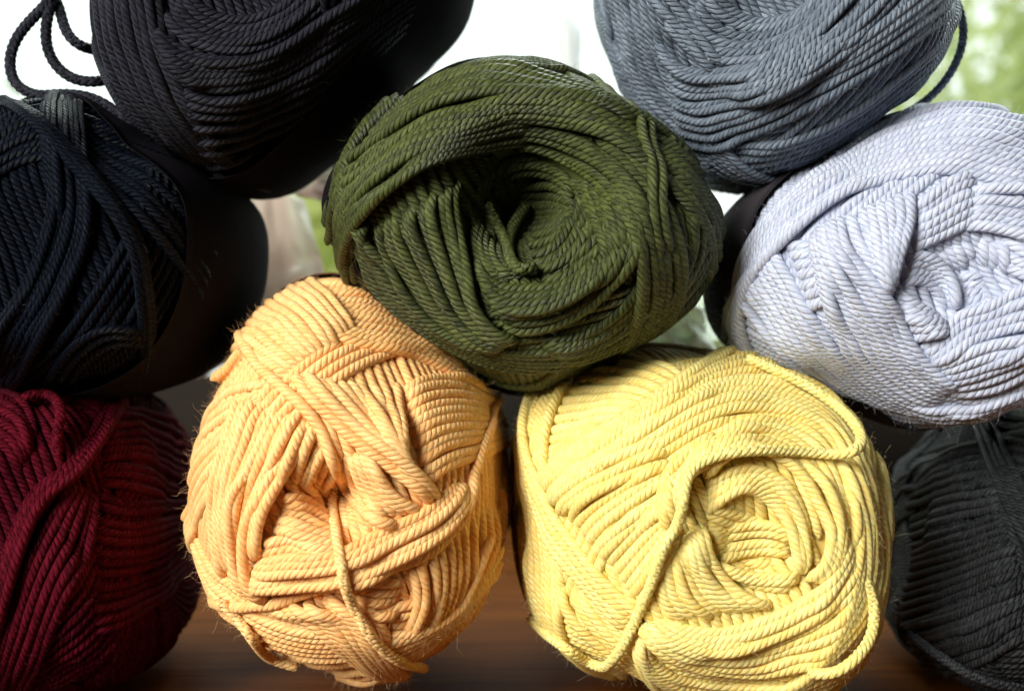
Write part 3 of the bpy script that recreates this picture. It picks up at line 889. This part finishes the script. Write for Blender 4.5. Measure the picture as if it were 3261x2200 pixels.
# ------------------------------------------------------------ wooden sill
SZ = -0.0800
m, nt, p = new_mat('varnished_wood')
tc = node(nt, 'ShaderNodeTexCoord')
mp = node(nt, 'ShaderNodeMapping')
mp.inputs['Scale'].default_value = (7, 130, 40)
nt.links.new(tc.outputs['Object'], mp.inputs[0])
nz = node(nt, 'ShaderNodeTexNoise'); nz.inputs['Scale'].default_value = 3.0; nz.inputs['Detail'].default_value = 6; nz.inputs['Roughness'].default_value = 0.65
nt.links.new(mp.outputs[0], nz.inputs['Vector'])
cr = node(nt, 'ShaderNodeValToRGB')
cr.color_ramp.elements[0].position = 0.25; cr.color_ramp.elements[0].color = (0.050, 0.013, 0.0020, 1)
cr.color_ramp.elements[1].position = 0.8; cr.color_ramp.elements[1].color = (0.20, 0.062, 0.009, 1)
nt.links.new(nz.outputs[0], cr.inputs[0]); nt.links.new(cr.outputs[0], p.inputs['Base Color'])
p.inputs['Roughness'].default_value = 0.55
p.inputs['Specular IOR Level'].default_value = 0.03
bp = node(nt, 'ShaderNodeBump'); bp.inputs['Distance'].default_value = 0.0004; bp.inputs['Strength'].default_value = 0.4
nt.links.new(nz.outputs[0], bp.inputs['Height']); nt.links.new(bp.outputs[0], p.inputs['Normal'])


def box(name, x0, x1, y0, y1, z0, z1, mat, parent=None):
    V = [(x, y, z) for x in (x0, x1) for y in (y0, y1) for z in (z0, z1)]
    Q = [(0, 1, 3, 2), (4, 6, 7, 5), (0, 4, 5, 1), (2, 3, 7, 6), (0, 2, 6, 4), (1, 5, 7, 3)]
    return mesh_obj(name, V, Q, mat, parent, smooth=False)


o = box('wooden_sill', -0.9, 0.9, 0.12, 0.485, SZ - 0.03, SZ, m)
bv = o.modifiers.new('bevel', 'BEVEL'); bv.width = 0.004; bv.segments = 3
tag(o, kind='structure')

# ------------------------------------------------------------ window behind
wm, nt, p = new_mat('window_paint')
p.inputs['Base Color'].default_value = (0.016, 0.012, 0.009, 1); p.inputs['Roughness'].default_value = 0.8; p.inputs['Specular IOR Level'].default_value = 0.08
gm, nt, p = new_mat('window_glass')
p.inputs['Base Color'].default_value = (0.93, 1, 0.97, 1); p.inputs['Roughness'].default_value = 0.02
gt = node(nt, 'ShaderNodeBsdfTransparent'); gt.inputs[0].default_value = (0.96, 0.99, 0.97, 1)
gg = node(nt, 'ShaderNodeBsdfGlossy'); gg.inputs['Roughness'].default_value = 0.02
mx = node(nt, 'ShaderNodeMixShader'); mx.inputs[0].default_value = 0.05
nt.links.new(gt.outputs[0], mx.inputs[1]); nt.links.new(gg.outputs[0], mx.inputs[2])
nt.links.new(mx.outputs[0], nt.nodes['Material Output'].inputs['Surface'])
w = bpy.data.objects.new('window', None); C.objects.link(w); w.location = (0, 0.52, SZ)
tag(w, 'bright window with a clear glass pane behind the pile of yarn', 'window')
box('pane', -0.86, 0.86, 0.518, 0.521, -0.014, 0.34, gm, w)
box('bottom_rail', -0.9, 0.9, 0.50, 0.54, SZ - 0.03, -0.014, wm, w)
box('top_rail', -0.9, 0.9, 0.50, 0.54, 0.34, 0.39, wm, w)  # unseen rail, set low to cut high sky light
box('side_rail', -0.9, -0.86, 0.50, 0.54, -0.014, 0.34, wm, w)
box('side_rail', 0.86, 0.9, 0.50, 0.54, -0.014, 0.34, wm, w)

tag(box('light_blocking_wall', -1.4, 1.4, 0.49, 0.56, 0.392, 1.6, wm), kind='structure')  # unseen, added to keep high sky light off the sill

# ------------------------------------------------------------ crumpled wrappers behind the balls
def wrapper(name, label, pts, Y, mat, seed, amp=0.004):
    r_ = np.random.default_rng(seed)
    P = px('f', pts)
    c0 = P[0]; c1 = P[1]; c2 = P[2]; c3 = P[3]
    n = 26
    s, t = np.meshgrid(np.linspace(0, 1, n), np.linspace(0, 1, n), indexing='ij')
    Q = (c0[None, None] * ((1 - s) * (1 - t))[..., None] + c1[None, None] * (s * (1 - t))[..., None] +
         c2[None, None] * (s * t)[..., None] + c3[None, None] * ((1 - s) * t)[..., None])
    y = np.full((n, n), Y)
    for k in range(12):
        a = r_.uniform(0, PI); f = r_.uniform(2, 7); ph = r_.uniform(0, 6)
        y += amp / (1 + 0.2 * k) * np.abs(((s * math.cos(a) + t * math.sin(a)) * f + ph) % 2 - 1)
    y += 0.004 * np.sin(t * 5)
    X = (Q[..., 0] - CX) / F * Y; Z = (CY - Q[..., 1]) / F * Y
    V = np.stack([X, y, Z], -1).reshape(-1, 3)
    i = np.arange(n - 1)[:, None] * n; j = np.arange(n - 1)[None, :]
    Fq = np.stack([i + j, i + n + j, i + n + j + 1, i + j + 1], -1).reshape(-1, 4)
    o = mesh_obj(name, V, Fq, mat, None, smooth=False)
    so = o.modifiers.new('thickness', 'SOLIDIFY'); so.thickness = 0.0002
    tag(o, label, 'wrapper')
    return o


def wrap_mat(name, c, tr):
    m, nt, p = new_mat(name)
    p.inputs['Roughness'].default_value = 0.3
    tc = node(nt, 'ShaderNodeTexCoord'); nz = node(nt, 'ShaderNodeTexNoise'); nz.inputs['Scale'].default_value = 70
    mp = node(nt, 'ShaderNodeMapping'); mp.inputs['Scale'].default_value = (1, 1, 0.45)
    nt.links.new(tc.outputs['Object'], mp.inputs[0]); nt.links.new(mp.outputs[0], nz.inputs['Vector'])
    cr = node(nt, 'ShaderNodeValToRGB'); cr.color_ramp.elements[0].position = 0.42; cr.color_ramp.elements[0].color = (*c, 1)
    cr.color_ramp.elements[1].position = 0.6; cr.color_ramp.elements[1].color = (0.66, 0.70, 0.58, 1)
    nt.links.new(nz.outputs[0], cr.inputs[0]); nt.links.new(cr.outputs[0], p.inputs['Base Color'])
    tl = node(nt, 'ShaderNodeBsdfTranslucent'); nt.links.new(cr.outputs[0], tl.inputs[0])
    mx = node(nt, 'ShaderNodeMixShader'); mx.inputs[0].default_value = tr
    nt.links.new(p.outputs[0], mx.inputs[1]); nt.links.new(tl.outputs[0], mx.inputs[2])
    nt.links.new(mx.outputs[0], nt.nodes['Material Output'].inputs['Surface'])
    return m


wrapper('crumpled_wrapper', 'crumpled pinkish brown paper wrapper in the gap between the navy and green balls',
        [(500, 380), (668, 440), (745, 700), (430, 860)], 0.335, wrap_mat('brown_wrapper', (0.56, 0.48, 0.41), 0.4), 3)
wrapper('crumpled_wrapper', 'pale pink paper corner showing between the black grey and green balls',
        [(660, 380), (780, 330), (790, 470), (668, 440)], 0.33, wrap_mat('pink_wrapper', (0.55, 0.40, 0.34), 0.3), 4, 0.002)
wrapper('crumpled_wrapper', 'pale greenish white crumpled wrapper in the gap above the yellow ball',
        [(1480, 700), (1620, 690), (1640, 820), (1480, 830)], 0.32, wrap_mat('white_wrapper', (0.62, 0.68, 0.55), 0.3), 5)

# grey handle against the window, its kind unknown
hm, nt, p = new_mat('blurred_grey')
p.inputs['Base Color'].default_value = (0.62, 0.68, 0.68, 1); p.inputs['Roughness'].default_value = 0.4
Yh = 0.46
zs = np.linspace(0, 1, 24)
cx = (1288 * 1.40318 - CX) / F * Yh
zt = (CY - 15 * 1.40318) / F * Yh; zb = (CY - 300 * 1.40318) / F * Yh
prof = 0.0054 * np.sin(np.clip(zs * 4, 0, 1) * PI / 2) ** 0.6 * (1 - 0.25 * np.sin(zs * PI) ** 6)
P = np.stack([cx + 0.001 * np.sin(zs * 3), np.full(24, Yh), zt + (zb - zt) * zs], 1)
V, Q, U = tube_arrays(P, np.tile([0, -1.0, 0], (24, 1)), np.maximum(prof, 0.0003), 12, False, 0.6)
tag(mesh_obj('grey_upright_shape', V, Q, hm), 'blurred slim grey handle upright before the bright window', 'silhouette')

# ------------------------------------------------------------ outside: sky and foliage
sm, nt, p = new_mat('overcast_sky')
em = node(nt, 'ShaderNodeEmission'); em.inputs[0].default_value = (0.95, 1.0, 0.99, 1); em.inputs[1].default_value = 1.6
nt.links.new(em.outputs[0], nt.nodes['Material Output'].inputs['Surface'])
a = np.linspace(-0.05 * PI, 1.05 * PI, 41); e = np.linspace(-0.3, 0.5 * PI, 19)
AA, EE = np.meshgrid(a, e, indexing='ij')
V = np.stack([14 * np.cos(AA) * np.cos(EE), 0.6 + 14 * np.sin(AA) * np.cos(EE), 14 * np.sin(EE)], -1).reshape(-1, 3)
i = np.arange(40)[:, None] * 19; j = np.arange(18)[None, :]
Q = np.stack([i + j, i + 19 + j, i + 19 + j + 1, i + j + 1], -1).reshape(-1, 4)
tag(mesh_obj('sky', V, Q, sm), kind='structure')
grm, nt, p = new_mat('lawn')
p.inputs['Base Color'].default_value = (0.09, 0.14, 0.04, 1); p.inputs['Roughness'].default_value = 0.9
tag(box('garden_ground', -14, 14, 0.7, 14.5, -1.3, -1.2, grm), kind='structure')


def leaf_mat(name, c):
    m, nt, p = new_mat(name)
    p.inputs['Base Color'].default_value = (*c, 1); p.inputs['Roughness'].default_value = 0.45
    tl = node(nt, 'ShaderNodeBsdfTranslucent'); tl.inputs[0].default_value = (*[min(1, x * 2.2) for x in c], 1)
    mx = node(nt, 'ShaderNodeMixShader'); mx.inputs[0].default_value = 0.55
    nt.links.new(p.outputs[0], mx.inputs[1]); nt.links.new(tl.outputs[0], mx.inputs[2])
    nt.links.new(mx.outputs[0], nt.nodes['Material Output'].inputs['Surface'])
    return m


bark, nt, p = new_mat('bark')
p.inputs['Base Color'].default_value = (0.09, 0.06, 0.04, 1); p.inputs['Roughness'].default_value = 0.9


def tree(label, x, y, z0, zc, rx, rz, n, c, seed, size=0.055):
    r_ = np.random.default_rng(seed)
    t = bpy.data.objects.new('tree', None); C.objects.link(t); t.location = (x, y, z0)
    tag(t, label, 'tree', 'trees outside the window')
    P = np.stack([x + 0.05 * np.sin(np.linspace(0, 4, 20)), np.full(20, y), np.linspace(z0, zc + rz * 0.5, 20)], 1)
    V, Q, U = tube_arrays(P, np.tile([0, -1.0, 0], (20, 1)), np.linspace(0.09, 0.03, 20), 10, False)
    mesh_obj('trunk', V, Q, bark, t)
    cl = r_.normal(size=(60, 3)) * 0.45
    k = r_.integers(0, 60, n)
    q = cl[k] + r_.normal(size=(n, 3)) * 0.16
    ctr = np.array([x, y, zc]) + q * [rx, rx, rz]
    u = r_.normal(size=(n, 3)); u /= np.linalg.norm(u, axis=1)[:, None]
    v = np.cross(u, r_.normal(size=(n, 3))); v /= np.linalg.norm(v, axis=1)[:, None]
    s = size * (0.6 + r_.random(n))[:, None]
    V = np.stack([ctr - u * s, ctr + v * s * 0.45, ctr + u * s, ctr - v * s * 0.45], 1).reshape(-1, 3)
    mesh_obj('crown', V, np.arange(4 * n).reshape(-1, 4), leaf_mat('leaves', c), t, smooth=False)


tree('bright green leafy tree outside at the right of the window', 2.35, 4.6, -1.2, 1.15, 0.78, 0.9, 1050, (0.42, 0.52, 0.20), 5, 0.06)
tree('pale green tree farther off beyond the upper right corner', 4.2, 7.5, -1.2, 2.0, 1.3, 1.3, 1300, (0.42, 0.52, 0.24), 6, 0.09)
tree('faint green shrub outside at the left behind the yarn loops', -3.4, 7.2, -1.2, 1.2, 0.8, 0.6, 500, (0.22, 0.30, 0.14), 7, 0.07)

tree('low bright yellow green shrub outside seen through the gap at left', -0.85, 4.2, -1.2, 0.30, 0.45, 0.28, 900, (0.55, 0.68, 0.20), 8, 0.06)
tree('low pale green shrub outside seen between the green and lilac balls', 0.75, 4.6, -1.2, -0.05, 0.6, 0.32, 900, (0.5, 0.6, 0.34), 9, 0.06)
